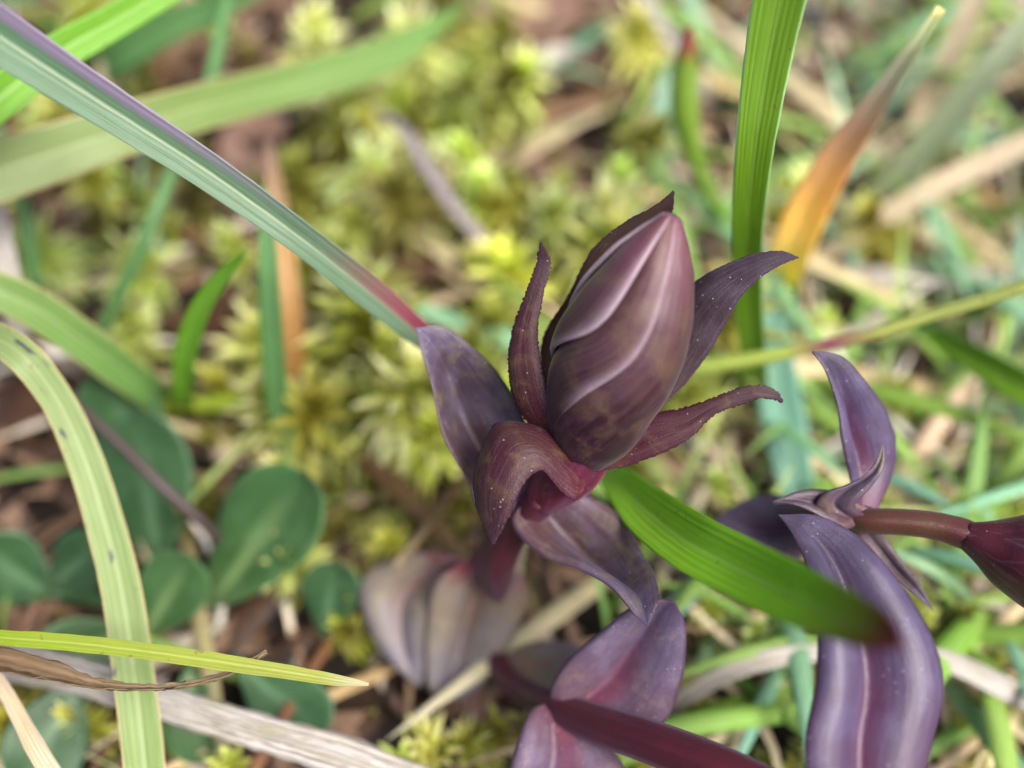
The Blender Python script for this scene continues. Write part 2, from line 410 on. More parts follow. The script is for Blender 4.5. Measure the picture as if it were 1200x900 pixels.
def make_bud():
    base, tip = P(683, 533, 67.6), P(789, 251, 60.6)
    ax = tip - base; Ln = np.linalg.norm(ax); Z = ax / Ln
    V = unit(CP - (base + tip) / 2); Y = unit(V - Z * V.dot(Z)); X = np.cross(Y, Z)   # Y faces the camera
    if (X * CR).sum() < 0: X = -X
    Rp = np.array([(0, 1.5), (.04, 2.2), (.1, 2.75), (.18, 3.15), (.28, 3.45), (.4, 3.62), (.5, 3.65), (.6, 3.45), (.7, 3.0), (.8, 2.35), (.88, 1.75), (.94, 1.2), (.98, .68), (1, .3)])
    def rad(t): return np.interp(t, Rp[:, 0], Rp[:, 1])
    tt = np.linspace(0, 1, 90)
    rs = rad(tt)
    k = np.ones(9) / 9; rp = np.concatenate([np.full(4, rs[0]), rs, np.full(4, rs[-1])])
    rs = np.convolve(rp, k, 'valid'); rs[-1] = .12
    bend = .5 * np.sin(tt * math.pi)                 # slight bow of the axis
    cen = base + Z * (tt * Ln)[:, None] - X * (bend * .55)[:, None]
    # seam angle (degrees, 0 faces the camera, + to the right) of each exposed petal margin along t
    T5 = [0, .18, .3, .4, .5, .6, .75, .9, 1]
    seam = {
        'A': [-150, -125, -104, -80, -42, -20, -14, -12, -10],
        'B': [-62, -38, -20, -4, 14, 22, 27, 28, 26],
        'C': [40, 62, 80, 92, 102, 106, 108, 106, 100],
        'D': [110, 132, 150, 164, 174, 178, 180, 178, 172],
        'E': [-185, -172, -150, -128, -108, -98, -90, -86, -84]}
    order = [('E', 'A'), ('A', 'B'), ('B', 'C'), ('C', 'D'), ('D', 'E')]
    core = tube('bud', [tuple(c) + (r * .9,) for c, r in zip(cen[::6], rs[::6])], GP_bud, A, m=36, n=40)
    for a, bb in order:
        s0 = np.interp(tt, T5, seam[a]); s1 = np.interp(tt, T5, seam[bb])
        k2 = np.ones(13) / 13
        sm = lambda z: np.convolve(np.concatenate([np.full(6, z[0]), z, np.full(6, z[-1])]), k2, 'valid')
        s0, s1 = sm(s0), sm(s1)
        if a == 'D': s1 = s1 + 360
        s0 = s0 - 4
        m = 42
        s = np.linspace(0, 1, m)
        ang = R(1) * (s0[:, None] * (1 - s) + s1[:, None] * s)
        lift = np.clip((tt - .17) / .28, 0, 1); lift = lift * lift * (3 - 2 * lift)
        lift = lift * np.clip((1.03 - tt) / .2, .3, 1)
        # tucked margin low, exposed margin proud, rounded over at its rim, soft swelling between
        off = -.32 + .58 * s - .08 * np.clip((s - .94) / .06, 0, 1) ** 2 + .2 * np.sin(s * math.pi)
        rr = rs[:, None] * (1 + 0 * s) + lift[:, None] * off[None, :] * np.clip(rs[:, None] / 2.5, .25, 1) + .015 * np.sin(tt * 40)[:, None]
        dirv = np.cos(ang)[..., None] * Y + np.sin(ang)[..., None] * X
        C = cen[:, None] + dirv * rr[..., None]
        v, f, uv = grid_solid(C, dirv, np.full(C.shape[:2], .28), np.ones(C.shape[:2]))
        # winding: outside is +dirv
        f = f
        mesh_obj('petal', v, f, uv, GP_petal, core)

def petal_mat():
    b = NB('petal'); b.coords()
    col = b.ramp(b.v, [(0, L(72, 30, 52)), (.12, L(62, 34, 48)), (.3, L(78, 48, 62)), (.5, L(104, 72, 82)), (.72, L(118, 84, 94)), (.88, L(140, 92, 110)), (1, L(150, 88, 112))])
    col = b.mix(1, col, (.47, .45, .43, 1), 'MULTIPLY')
    fib = b.noise(b.uvvec(26, 2.0), 1, 4, .6, .25)
    col = b.mix(b.mapr(fib, .42, .62, 0, .8), col, b.mix(1, col, L(180, 155, 175), 'MULTIPLY'))
    big = b.noise(b.mmr, .42, 4, .6, .5)
    col = b.mix(b.mapr(big, .45, .7, 0, .45), col, L(98, 80, 56))
    big2 = b.noise(b.mmr, .8, 3, .6, .3)
    col = b.mix(b.mapr(big2, .52, .72, 0, .2), col, L(74, 32, 64))
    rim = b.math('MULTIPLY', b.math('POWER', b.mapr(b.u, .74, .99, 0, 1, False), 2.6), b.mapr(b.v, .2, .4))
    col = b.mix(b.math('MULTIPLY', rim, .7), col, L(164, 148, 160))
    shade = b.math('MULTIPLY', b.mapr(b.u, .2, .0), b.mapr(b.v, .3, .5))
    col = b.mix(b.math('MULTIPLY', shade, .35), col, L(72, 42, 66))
    fine = b.noise(b.mmr, 10, 3, .7)
    col = b.mix(1, col, b.ramp(fine, [(.25, (.62, .6, .62, 1)), (.75, (1.38, 1.36, 1.38, 1))]), 'MULTIPLY')
    hgt = b.math('ADD', fib, b.math('MULTIPLY', fine, .4))
    return b.finish(col, .3, .08, b.mix(1, col, L(255, 150, 150), 'MULTIPLY'), hgt, .55, .09, spec=.42, sheen=.1, sheentint=L(220, 205, 235))
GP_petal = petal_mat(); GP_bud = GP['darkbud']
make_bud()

# calyx lobes (traced margins: left, right, from base to tip)
lamina('calyx_lobe', [(626, 506, 67.5), (604, 470, 66.8), (596, 430, 66.2), (602, 385, 65.6), (618, 340, 65.2), (630, 305, 64.8), (634, 284, 64.2)],
       [(662, 512, 66.4), (646, 476, 65.6), (634, 432, 65.4), (629, 388, 65.2), (637, 340, 65), (644, 305, 64.8), (634, 284, 64.2)], GP['lobe'], CT, fold=.25, cup=-.5, thick=.4, n=150, teeth=.13, seed=1)
lamina('calyx_lobe', [(640, 470, 69.5), (636, 400, 69), (668, 345, 68), (696, 292, 67), (738, 258, 66), (768, 242, 65.2), (790, 224, 64.4)],
       [(700, 480, 71), (715, 420, 71), (745, 350, 70), (762, 300, 68.5), (776, 268, 66.6), (788, 245, 65.2), (790, 224, 64.4)], GP['lobe_brown'], CT, fold=.1, cup=.3, thick=.35, n=110, teeth=.08, seed=2)
lamina('calyx_lobe', [(724, 496, 69.6), (762, 420, 69.2), (793, 355, 68.2), (815, 330, 67.2), (855, 308, 66), (893, 296, 65.2), (920, 295, 64.8), (937, 302, 64.6)],
       [(752, 492, 69.4), (790, 462, 68.6), (822, 425, 67.8), (850, 378, 66.6), (870, 345, 65.8), (895, 322, 65.2), (922, 307, 64.8), (937, 302, 64.6)], GP['lobe_grey'], CT, fold=.05, cup=-.35, thick=.4, n=110, teeth=.05, seed=3)
lamina('calyx_lobe', [(690, 541, 67.2), (722, 518, 66.6), (758, 488, 66.2), (800, 479, 65.6), (838, 466, 65.1), (868, 455, 64.8), (896, 453, 64.6), (910, 459, 64.6), (918, 471, 64.8)],
       [(690, 549, 67), (722, 548, 66.4), (760, 536, 65.8), (806, 514, 65.4), (838, 485, 65), (870, 473, 64.8), (893, 466, 64.6), (906, 467, 64.6), (918, 471, 64.8)], GP['lobe'], CT, fold=.45, cup=-.6, thick=.4, n=150, teeth=.12, seed=4)
lamina('calyx_lobe', [(688, 552, 67.4), (672, 532, 66.8), (645, 507, 66.2), (612, 495, 66), (580, 497, 66.2), (568, 518, 66), (556, 552, 65.6), (557, 588, 65.2), (568, 620, 64.8), (577, 638, 64.4)],
       [(684, 575, 66.2), (674, 585, 65.4), (658, 575, 65.0), (647, 562, 64.6), (634, 550, 64.2), (622, 556, 64), (608, 575, 63.8), (598, 595, 63.8), (588, 620, 64.1), (577, 638, 64.4)], GP['lobe'], CT, fold=.12, cup=-.5, thick=.35, n=140, teeth=.08, seed=5)

# upper leaf pair
lamina('leaf', [(596, 606, 70.5), (569, 607, 70), (547, 562, 69), (520, 513, 68.6), (505, 450, 68.6), (493, 410, 68.8), (487, 384, 69)],
       [(625, 590, 71.2), (628, 540, 71.0), (612, 485, 70.4), (590, 445, 70), (556, 408, 69.6), (515, 382, 69.2), (487, 384, 69)], GP['leaf'], A, fold=1.05, cup=.1, thick=.3, seed=6, n=64, m=25, crease=.46, pillow=.22)
lamina('leaf', [(628, 578, 70.6), (600, 606, 70.2), (632, 650, 69), (680, 668, 68), (718, 690, 66.8), (745, 722, 66), (759, 734, 65.6)],
       [(634, 574, 70.7), (668, 574, 71.2), (702, 586, 71.4), (730, 608, 71), (754, 650, 69.4), (768, 676, 67.8), (771, 704, 66.4), (759, 734, 65.6)], GP['leaf'], A, fold=.95, cup=-.2, thick=.3, seed=7, n=64, m=25, crease=.5, pillow=.3)
# lower leaf pair, hanging
lamina('leaf', [(556, 648, 79), (512, 680, 80), (499, 735, 81.5), (499, 775, 82.5), (503, 808, 83), (512, 824, 83.4)],
       [(590, 650, 79), (619, 692, 81), (606, 740, 82.5), (580, 782, 83), (548, 816, 83.3), (512, 824, 83.4)], GP['pale'], A, fold=1.15, cup=-.3, thick=.3, seed=8, n=50, m=25, pillow=.35, wave=.05)
lamina('leaf', [(552, 655, 79), (462, 652, 83), (424, 676, 83.5), (428, 730, 83.5), (455, 775, 83.5), (492, 806, 83.5)],
       [(568, 668, 79), (540, 692, 81), (522, 720, 82), (508, 750, 82.5), (500, 780, 83), (492, 806, 83.5)], GP['pale'], A, fold=.6, cup=-.3, thick=.3, seed=9, n=40, m=21, pillow=.25, wave=.06)
lamina('leaf', [(590, 800, 83), (598, 764, 82), (625, 752, 81), (655, 752, 80), (690, 760, 79)],
       [(592, 812, 83), (622, 812, 82), (650, 806, 81), (672, 790, 80), (690, 760, 79)], GP['pale'], A, fold=.3, thick=.3, seed=10, n=30, m=13)
# side branch with its own leaf pair
BR = tube('branch', [tuple(P(584, 716, 84)) + (.6,), tuple(P(578, 752, 84)) + (.7,), tuple(P(592, 792, 81)) + (.8,), tuple(P(620, 814, 77)) + (.82,), tuple(P(652, 829, 72.5)) + (.95,), tuple(P(700, 848, 69.5)) + (1.08,), tuple(P(770, 872, 66)) + (1.15,), tuple(P(860, 908, 62.5)) + (1.15,), tuple(P(940, 950, 60)) + (1.15,), tuple(P(1000, 985, 59)) + (1.2,)], GP['stem'], A, n=70, ribs=4, ribh=.14)
lamina('leaf', [(646, 832, 72.6), (644, 812, 71.8), (662, 776, 70.4), (703, 741, 69), (738, 713, 68), (766, 702, 67.4), (790, 706, 67.2)],
       [(690, 852, 70.4), (730, 858, 70), (775, 850, 69.6), (797, 806, 69), (804, 765, 68.4), (802, 728, 67.8), (790, 706, 67.2)], GP['lilac'], BR, fold=.7, cup=-.1, thick=.3, seed=12, n=60, m=25, crease=.42)
lamina('leaf', [(646, 822, 72.6), (622, 832, 71), (606, 870, 69.4), (594, 915, 68), (590, 960, 67), (620, 1000, 66.4)],
       [(668, 836, 71.6), (690, 860, 71), (720, 880, 70.6), (735, 910, 69.8), (710, 970, 68), (620, 1000, 66.4)], GP['lilac'], BR, fold=.7, cup=-.1, thick=.3, seed=13, n=50, m=25, crease=.38)
# big arching leaf that rises from the branch
lamina('leaf', [(985, 975, 59.5), (955, 935, 59.2), (943, 880, 59.4), (956, 800, 60.2), (958, 740, 61), (952, 690, 62), (938, 645, 63.2), (925, 620, 64), (912, 603, 64.8)],
       [(1030, 975, 59.5), (1076, 925, 60.2), (1096, 860, 60.8), (1107, 810, 61.2), (1098, 760, 61.6), (1068, 702, 62.4), (1034, 656, 63), (1000, 624, 63.8), (958, 604, 64.4), (912, 603, 64.8)], GP['violet'], BR, fold=.65, cup=-.25, thick=.3, seed=14, n=80, m=29, crease=.46)

# ------------------------------------------------------------------ second gentian, right
B = empty('gentian_plant', G(1010, 700, -1))
tag(B, 'smaller purple gentian leaning right on a brownish stalk with a wine red bud', 'flower')
tube('stem', [tuple(G(1010, 700, -1.5)) + (.7,), tuple(P(1008, 660, 80)) + (.75,), tuple(P(1000, 615, 70.5)) + (.85,), tuple(P(1016, 607, 68.5)) + (.8,)], GP['stem'], B)
tube('pedicel', [tuple(P(985, 606, 69.5)) + (.55,), tuple(P(1015, 610, 68.4)) + (.7,), tuple(P(1060, 612, 67.6)) + (.74,), tuple(P(1105, 618, 67)) + (.78,), tuple(P(1136, 628, 66.5)) + (.82,), tuple(P(1156, 636, 66)) + (.6,)], GP['pedicel'], B, ribs=4, ribh=.1, n=60)
tube('bud', [tuple(P(1132, 627, 66.6)) + (.85,), tuple(P(1152, 634, 66.2)) + (1.35,), tuple(P(1180, 644, 65.8)) + (2.2,), tuple(P(1215, 654, 65.2)) + (2.9,), tuple(P(1260, 668, 64.6)) + (3.0,), tuple(P(1310, 684, 64)) + (2.1,), tuple(P(1350, 696, 63.6)) + (.4,)], GP['darkbud'], B, n=60, m=30, ribs=5, ribh=.05)
lamina('leaf', [(1000, 606, 69.5), (997, 565, 69), (988, 524, 68.4), (979, 467, 67.8), (966, 432, 67.4), (952, 411, 67.2)],
       [(1026, 602, 70), (1040, 572, 70.6), (1050, 542, 70.8), (1050, 515, 70.4), (1040, 484, 69.8), (1012, 443, 68.6), (984, 416, 67.8), (952, 411, 67.2)], GP['violet'], B, fold=.6, cup=.1, thick=.3, seed=21, n=60, m=23, crease=.42)
lamina('leaf', [(985, 612, 68.6), (955, 592, 67.8), (965, 578, 67.4), (992, 568, 67), (1018, 552, 66.8), (1030, 532, 66.8), (1035, 519, 66.8)],
       [(1015, 606, 68), (1002, 592, 67.4), (1008, 585, 67), (1020, 572, 66.8), (1032, 555, 66.6), (1037, 536, 66.7), (1035, 519, 66.8)], GP['leaf'], B, fold=.4, thick=.3, seed=22, n=40)
lamina('leaf', [(1000, 612, 69.6), (960, 612, 70), (935, 655, 74), (900, 668, 76), (860, 640, 77), (828, 618, 78)],
       [(998, 602, 69.6), (965, 580, 71), (930, 590, 74), (905, 578, 76), (868, 588, 77.4), (828, 618, 78)], GP['lilac'], B, fold=.6, cup=-.2, thick=.3, seed=23, n=40)
lamina('leaf', [(1000, 618, 69.4), (1018, 650, 70), (1042, 676, 69.6), (1065, 692, 69), (1094, 716, 68.4)],
       [(1020, 612, 69.2), (1045, 640, 69.6), (1066, 668, 69.2), (1082, 690, 68.8), (1094, 716, 68.4)], GP['leaf'], B, fold=.4, thick=.3, seed=24, n=40)
lamina('leaf', [(1010, 612, 68.6), (985, 622, 67.8), (955, 602, 67.4), (926, 590, 67.4), (905, 588, 67.6)],
       [(1025, 598, 68.6), (1002, 588, 68.2), (975, 575, 68.2), (940, 574, 68), (905, 588, 67.6)], GP['leaf'], B, fold=.5, thick=.3, seed=25, n=40)

# ------------------------------------------------------------------ traced grass
def blade(name, label, rows, mat, cat='grass', group=None, root=None, end=None, **kw):
    """rows: (px, py, distance, width in px); root/end: ground pixel where that end goes into the soil"""
    out = [tuple(P(x, y, d)) + (wp * d / FPX,) for x, y, d, wp in rows]
    if root: out = [tuple(G(root[0], root[1], -2.0)) + (out[0][3] * .8,)] + out
    if end: out = out + [tuple(G(end[0], end[1], -2.0)) + (out[-1][3] * .8,)]
    o = strip(name, out, mat, **kw)
    tag(o, label, cat, group); return o

g_blue = grass_mat('grass_blue_green', [(0, L(150, 100, 100)), (.14, L(164, 168, 160)), (.3, L(158, 176, 156)), (.45, L(126, 160, 130)), (.7, L(114, 154, 116)), (1, L(104, 150, 112))], veins=5, vein=.08,
                   side=[(L(112, 102, 122), .66, .8, .55, .8), (L(150, 66, 90), .42, .6, .6, .4)], midrib=.14, trans=.16, gain=.46)
g_fresh = grass_mat('grass_fresh', [(0, L(130, 156, 60)), (.4, L(120, 172, 34)), (1, L(132, 182, 44))], veins=9, vein=.07, edge=.07, edgecol=L(170, 215, 150), trans=.42, midrib=.04, gain=.66)
g_fresh2 = grass_mat('grass_fresh_tip', [(0, L(140, 196, 76)), (.3, L(146, 200, 60)), (.84, L(128, 184, 44)), (.93, L(120, 130, 44)), (.97, L(120, 56, 40)), (1, L(96, 30, 40))], veins=9, vein=.1, trans=.45, midrib=.1, gain=1.1)
g_pale = grass_mat('grass_pale_spotted', [(0, L(150, 178, 110)), (.5, L(170, 196, 128)), (1, L(164, 196, 112))], veins=6, spots=(L(56, 40, 76), 15, .65, 1.7), edge=.08, edgecol=L(190, 170, 120), mott=.35)
g_pale2 = grass_mat('grass_pale', [(0, L(176, 190, 130)), (.5, L(160, 190, 110)), (.8, L(140, 196, 104)), (1, L(130, 180, 96))], veins=6, spots=(L(140, 120, 130), 7, .66), edge=.08, edgecol=L(180, 160, 120), mott=.3)
g_yell = grass_mat('grass_yellow_green', [(0, L(170, 190, 60)), (.6, L(176, 206, 50)), (.95, L(196, 206, 90)), (1, L(236, 230, 190))], veins=4, trans=.35)
g_lime = grass_mat('grass_lime', [(0, L(120, 150, 50)), (.3, L(124, 186, 50)), (1, L(136, 200, 64))], veins=4, trans=.45, gain=.8)
g_teal = grass_mat('grass_teal', [(0, L(124, 156, 96)), (.5, L(112, 172, 100)), (1, L(122, 182, 112))], veins=4)
g_aqua = grass_mat('grass_aqua', [(0, L(150, 200, 170)), (.5, L(150, 214, 190)), (1, L(156, 206, 170))], veins=4, trans=.3)
g_oran = grass_mat('grass_orange', [(0, L(150, 190, 110)), (.3, L(222, 206, 120)), (.5, L(240, 200, 116)), (.62, L(232, 186, 140)), (.74, L(196, 160, 144)), (.85, L(172, 166, 154)), (.97, L(180, 190, 150)), (1, L(200, 190, 130))], veins=4, trans=.5, gain=1.5)
g_rust = grass_mat('grass_rust', [(0, L(150, 150, 90)), (.4, L(196, 140, 70)), (.7, L(210, 160, 90)), (1, L(120, 90, 80))], veins=4, trans=.2)
straw = grass_mat('straw', [(0, L(170, 150, 120)), (.5, L(196, 180, 152)), (1, L(180, 165, 140))], veins=5, vein=.22, mott=.4, trans=.15, midrib=0, rough=.55, gain=.85)
straw_grey = grass_mat('straw_grey', [(0, L(170, 160, 150)), (.5, L(196, 190, 186)), (1, L(186, 178, 176))], veins=7, vein=.35, mott=.6, gain=.7, trans=.12, midrib=0, rough=.45)
straw_lilac = grass_mat('straw_lilac', [(0, L(120, 104, 96)), (.4, L(160, 150, 156)), (.7, L(150, 140, 146)), (1, L(150, 134, 120))], veins=3, vein=.1, trans=.1, midrib=0, gain=.8)
straw_brown = grass_mat('straw_brown', [(0, L(120, 92, 70)), (.5, L(130, 98, 74)), (1, L(170, 150, 120))], veins=4, vein=.3, trans=.1, midrib=0, mott=.5)
stem_dark = grass_mat('stalk_dark', [(0, L(74, 62, 58)), (1, L(96, 82, 84))], veins=3, trans=0, midrib=0)
blade_thin = grass_mat('grass_thin_stalk', [(0, L(150, 180, 90)), (.3, L(170, 190, 90)), (.55, L(176, 196, 90)), (.62, L(150, 70, 100)), (.7, L(180, 190, 100)), (1, L(180, 196, 110))], veins=2, vein=.05, trans=.2, gain=.85)

blade('grass_shoot', 'long bluish-green grass blade with a purple margin, reddish where it meets the gentian', [(505, 402, 76, 26), (490, 390, 74.5, 30), (430, 340, 71, 38), (350, 277, 68, 38), (250, 205, 66, 44), (150, 140, 64, 50), (60, 82, 62, 58), (-30, 22, 60, 66), (-140, -50, 57, 62)], g_blue, root=(560, 455), fold=.5, n=80, m=15, roll=0)
blade('grass_shoot', 'broad bright green grass blade standing upright behind the pointed bud', [(884, 430, 88, 30), (876, 330, 78, 34), (877, 250, 71, 38), (886, 160, 67, 46), (898, 80, 65, 54), (913, 0, 63, 62), (930, -70, 61, 66)], g_fresh, root=(890, 500), fold=.18, n=70, m=15)
blade('grass_shoot', 'short wide bright green grass blade with a dark red tip crossing a violet leaf', [(732, 572, 75, 44), (762, 602, 69.5, 62), (806, 634, 64.5, 70), (870, 668, 60, 74), (940, 702, 55, 72), (1000, 728, 51, 60), (1040, 748, 48, 40), (1056, 758, 47, 12)], g_fresh2, root=(712, 545), fold=.4, n=70, m=15, roll=10)
blade('grass_shoot', 'wide pale green grass blade with faint purple marks, crossed by the bluish blade', [(-40, 212, 78, 74), (30, 190, 80, 70), (120, 160, 82, 62), (220, 130, 86, 54), (320, 104, 92, 50), (410, 80, 97, 48), (470, 56, 101, 40), (510, 30, 105, 22)], g_pale2, root=(-120, 250), end=(560, -10), fold=.15, n=60, m=13)
blade('grass_shoot', 'bright green grass blade arching beside the wide pale blade', [(-30, 140, 74, 44), (30, 90, 75, 46), (80, 55, 76, 42), (130, 27, 77, 38), (190, -8, 78, 34), (260, -50, 79, 24)], g_lime, root=(-90, 220), fold=.4, n=50)
blade('grass_shoot', 'yellow tipped green grass blade leaning on a bright green one', [(60, 66, 80, 20), (85, 40, 79, 26), (110, 15, 78, 28), (150, -25, 77, 24)], g_yell, root=(20, 110), fold=.4, n=40)
blade('grass_shoot', 'dark green grass blade in shade above the wide pale blade', [(140, 65, 100, 40), (200, 30, 98, 36), (260, 5, 97, 30), (320, -25, 95, 20)], g_teal, root=(90, 100), fold=.3, n=40)
blade('grass_shoot', 'pale green grass blade with dark purple blotches bending down past the oval leaves', [(-20, 388, 72, 34), (25, 415, 71, 40), (65, 465, 72, 38), (96, 530, 72.5, 40), (122, 610, 72.5, 43), (142, 690, 72, 45), (154, 770, 71.5, 46), (164, 850, 71, 47), (172, 930, 70, 46), (176, 1000, 70, 42)], g_pale, root=(-90, 360), fold=.3, n=80, m=13)
blade('grass_shoot', 'soft green grass blade slanting over the oval leaves into the turf', [(-30, 330, 76, 44), (30, 355, 78, 48), (90, 395, 81, 46), (140, 432, 85, 44), (180, 462, 90, 38)], g_pale2, root=(-100, 320), end=(212, 492), fold=.35, n=50)
blade('grass_shoot', 'small curved lime green grass blade alone in front of the brown litter', [(216, 470, 90, 20), (214, 440, 86, 24), (222, 395, 82, 26), (240, 352, 79, 22), (265, 318, 77, 16), (288, 294, 75.5, 4)], g_lime, root=(218, 488), fold=.5, n=50)
blade('grass_shoot', 'narrow teal grass blade upright beside an orange withered one', [(330, 530, 92, 24), (325, 470, 88, 26), (319, 400, 85, 27), (315, 330, 83, 24), (313, 272, 82, 18), (311, 220, 81, 6)], g_teal, root=(332, 552), fold=.4, n=40)
blade('grass_shoot', 'narrow withered orange grass blade upright beside a teal one', [(352, 530, 96, 20), (346, 450, 92, 24), (338, 350, 90, 28), (328, 270, 90, 26), (320, 205, 90, 18), (314, 160, 90, 8)], g_rust, root=(356, 560), fold=.3, n=40)
blade('grass_shoot', 'yellowish-green stalk lying level between the orange blade and the gentian', [(190, 476, 93, 16), (260, 472, 92, 20), (340, 470, 91, 22), (430, 470, 91, 22), (510, 469, 92, 20), (560, 470, 95, 16)], g_yell, root=(150, 482), end=(600, 476), fold=.2, cup=-.4, n=40)
blade('grass_shoot', 'flat yellow-green grass blade with a clean pointed tip over the blotched blade', [(-60, 742, 65.4, 13), (0, 747, 65, 17), (80, 753, 64.8, 19), (170, 763, 64.8, 19), (260, 776, 65, 19), (340, 788, 65.2, 16), (400, 798, 65.4, 12), (432, 802, 65.6, 4)], g_yell, root=(-160, 760), fold=.35, n=60)
blade('straw_stalk', 'curled brown withered grass end under the yellow-green blade', [(-60, 768, 67, 30), (0, 776, 66.5, 34), (60, 790, 66, 30), (110, 802, 65.6, 18), (160, 806, 65.5, 11), (220, 802, 65.5, 9), (270, 788, 65.4, 9), (312, 764, 65.3, 6)], straw_brown, root=(-150, 780), fold=.7, n=110, m=13, ragged=.035, twist=60)
blade('straw_stalk', 'pale split straw stalk standing at the frame beside the thick fallen straw', [(-20, 770, 72, 12), (0, 800, 71, 15), (25, 845, 70, 18), (50, 890, 69, 22), (75, 930, 69, 22)], straw, root=(-60, 720), end=(100, 980), fold=.3, n=40, ragged=.02)
blade('straw_stalk', 'thick pale fallen straw stalk with fibrous ridges under the blotched blade', [(-60, 752, 82, 46), (20, 775, 78, 46), (120, 800, 75, 42), (220, 832, 73, 40), (310, 860, 72, 42), (400, 886, 72, 46), (480, 915, 73, 44)], straw_grey, root=(-140, 735), end=(620, 960), fold=-.2, cup=-.5, n=90, m=21, ribs=5, ribh=.12, ragged=.05)
blade('grass_shoot', 'thin green grass blade leaning beneath the bluish blade and the wide pale one', [(116, 395, 92, 16), (140, 345, 90, 17), (165, 290, 89, 17), (188, 235, 89, 15), (206, 190, 90, 12), (245, 100, 92, 14), (262, 20, 94, 14), (270, -20, 95, 8)], g_teal, root=(104, 416), fold=.4, n=50)
blade('grass_shoot', 'thin dark green stalk at the edge beside the soft green blade', [(42, 340, 92, 14), (32, 270, 90, 16), (12, 190, 90, 14), (-5, 140, 90, 8)], g_teal, root=(45, 362), fold=.4, n=30)
blade('straw_stalk', 'pale grey straw stalk upright at the edge by the soft green blade', [(22, 400, 88, 22), (12, 340, 87, 26), (2, 270, 87, 20), (-12, 200, 88, 14)], straw_grey, root=(28, 425), fold=.3, n=30)
blade('grass_shoot', 'orange grass blade fading green at the base with a snapped grey tip', [(925, 300, 92, 46), (950, 240, 87, 48), (985, 180, 82, 40), (1020, 130, 78, 30), (1050, 85, 75, 22), (1075, 50, 73, 16), (1103, 9, 71.5, 12)], g_oran, root=(905, 350), fold=.35, n=60, m=11)
blade('grass_shoot', 'wide pale aqua grass blade behind the green upright blade', [(895, 300, 96, 30), (900, 360, 95, 40), (908, 430, 93, 48), (920, 500, 91, 50), (930, 550, 90, 44)], g_aqua, root=(935, 585), end=(888, 240), fold=.25, n=40)
blade('grass_shoot', 'blurred aqua grass blade rising beside a red tipped shoot', [(735, 255, 112, 34), (752, 215, 110, 42), (772, 165, 108, 40), (785, 115, 107, 34), (792, 70, 107, 16)], g_aqua, root=(722, 290), fold=.3, n=40)
blade('grass_stalk', 'thin yellow-green stalk with one purple joint stretching across to the bud', [(800, 434, 84, 18), (870, 423, 82, 17), (950, 408, 80, 15), (1020, 392, 78, 15), (1090, 370, 76, 15), (1150, 352, 74, 16), (1210, 332, 72, 17), (1290, 300, 70, 14)], blade_thin, root=(700, 445), fold=-.1, cup=-.6, n=60)
blade('grass_shoot', 'glossy green grass blade cutting in at the edge below the thin purple-jointed stalk', [(1075, 378, 92, 16), (1110, 402, 89, 26), (1150, 425, 86, 34), (1200, 455, 83, 40), (1280, 500, 80, 42)], g_fresh, root=(1050, 362), fold=.4, n=40)
blade('straw_stalk', 'flat bleached straw lying level behind the thin purple-jointed stalk', [(930, 322, 104, 22), (1000, 324, 102, 24), (1080, 326, 101, 25), (1160, 328, 101, 26), (1240, 328, 102, 24)], straw_grey, root=(880, 320), end=(1300, 326), fold=.1, n=30)
blade('straw_stalk', 'broad pale straw slanting up to the edge above the level bleached straw', [(950, 308, 103, 18), (1010, 270, 101, 24), (1080, 228, 99, 28), (1150, 192, 98, 28), (1220, 160, 97, 26)], straw, root=(900, 335), fold=.2, n=30)
blade('straw_stalk', 'tan straw blade leaning behind the orange blade', [(1075, 150, 112, 30), (1092, 105, 110, 34), (1115, 60, 108, 32), (1140, 5, 106, 26), (1160, -50, 105, 14)], straw, root=(1060, 190), fold=.3, n=30)
blade('grass_shoot', 'grey-green wide grass blade slanting towards the tan straw', [(1010, 260, 106, 30), (1060, 200, 104, 36), (1110, 140, 102, 38), (1160, 80, 100, 36), (1220, 10, 99, 26)], grass_mat('grass_grey_green', [(0, L(170, 170, 120)), (.5, L(160, 180, 140)), (1, L(170, 186, 150))], veins=5), root=(985, 290), fold=.3, n=30)
blade('straw_stalk', 'bright bleached straw arching beneath the short wide green blade', [(770, 840, 82, 12), (810, 812, 80, 18), (860, 785, 79, 22), (910, 770, 79, 22), (960, 765, 80, 20), (1040, 768, 80, 22), (1110, 775, 79.5, 24), (1180, 808, 79, 26), (1240, 838, 79, 22)], straw_grey, root=(735, 870), end=(1300, 880), fold=.3, n=60)
blade('straw_stalk', 'grey straw piece slanting across yellow moss towards the narrow calyx lobe', [(380, 90, 110, 12), (440, 130, 105, 12), (475, 155, 101, 14), (500, 195, 99, 15), (535, 245, 98, 15), (570, 285, 98, 14), (600, 308, 100, 12)], straw_lilac, root=(340, 65), end=(640, 330), fold=.1, n=50)
blade('twig', 'short thin dry twig with a pale broken end left of the gentian stem', [(538, 566, 90, 14), (515, 595, 86, 13), (490, 630, 82, 13), (463, 662, 79.5, 12)], straw_brown, root=(552, 545), fold=-.2, cup=-.6, n=24, ragged=.03, cat='twig')
blade('straw_stalk', 'tan dead stalk lying behind the folded gentian leaf', [(380, 486, 95, 22), (440, 505, 93, 24), (500, 530, 92, 24), (560, 560, 92, 20)], straw_brown, root=(340, 470), end=(600, 590), fold=.1, cup=-.4, n=30)
blade('straw_stalk', 'long brown dead stalk passing under the bluish blade', [(110, 210, 108, 22), (180, 250, 106, 24), (240, 285, 104, 22), (310, 325, 102, 20), (370, 360, 100, 16)], straw_brown, root=(70, 190), end=(420, 390), fold=.1, cup=-.4, n=30)
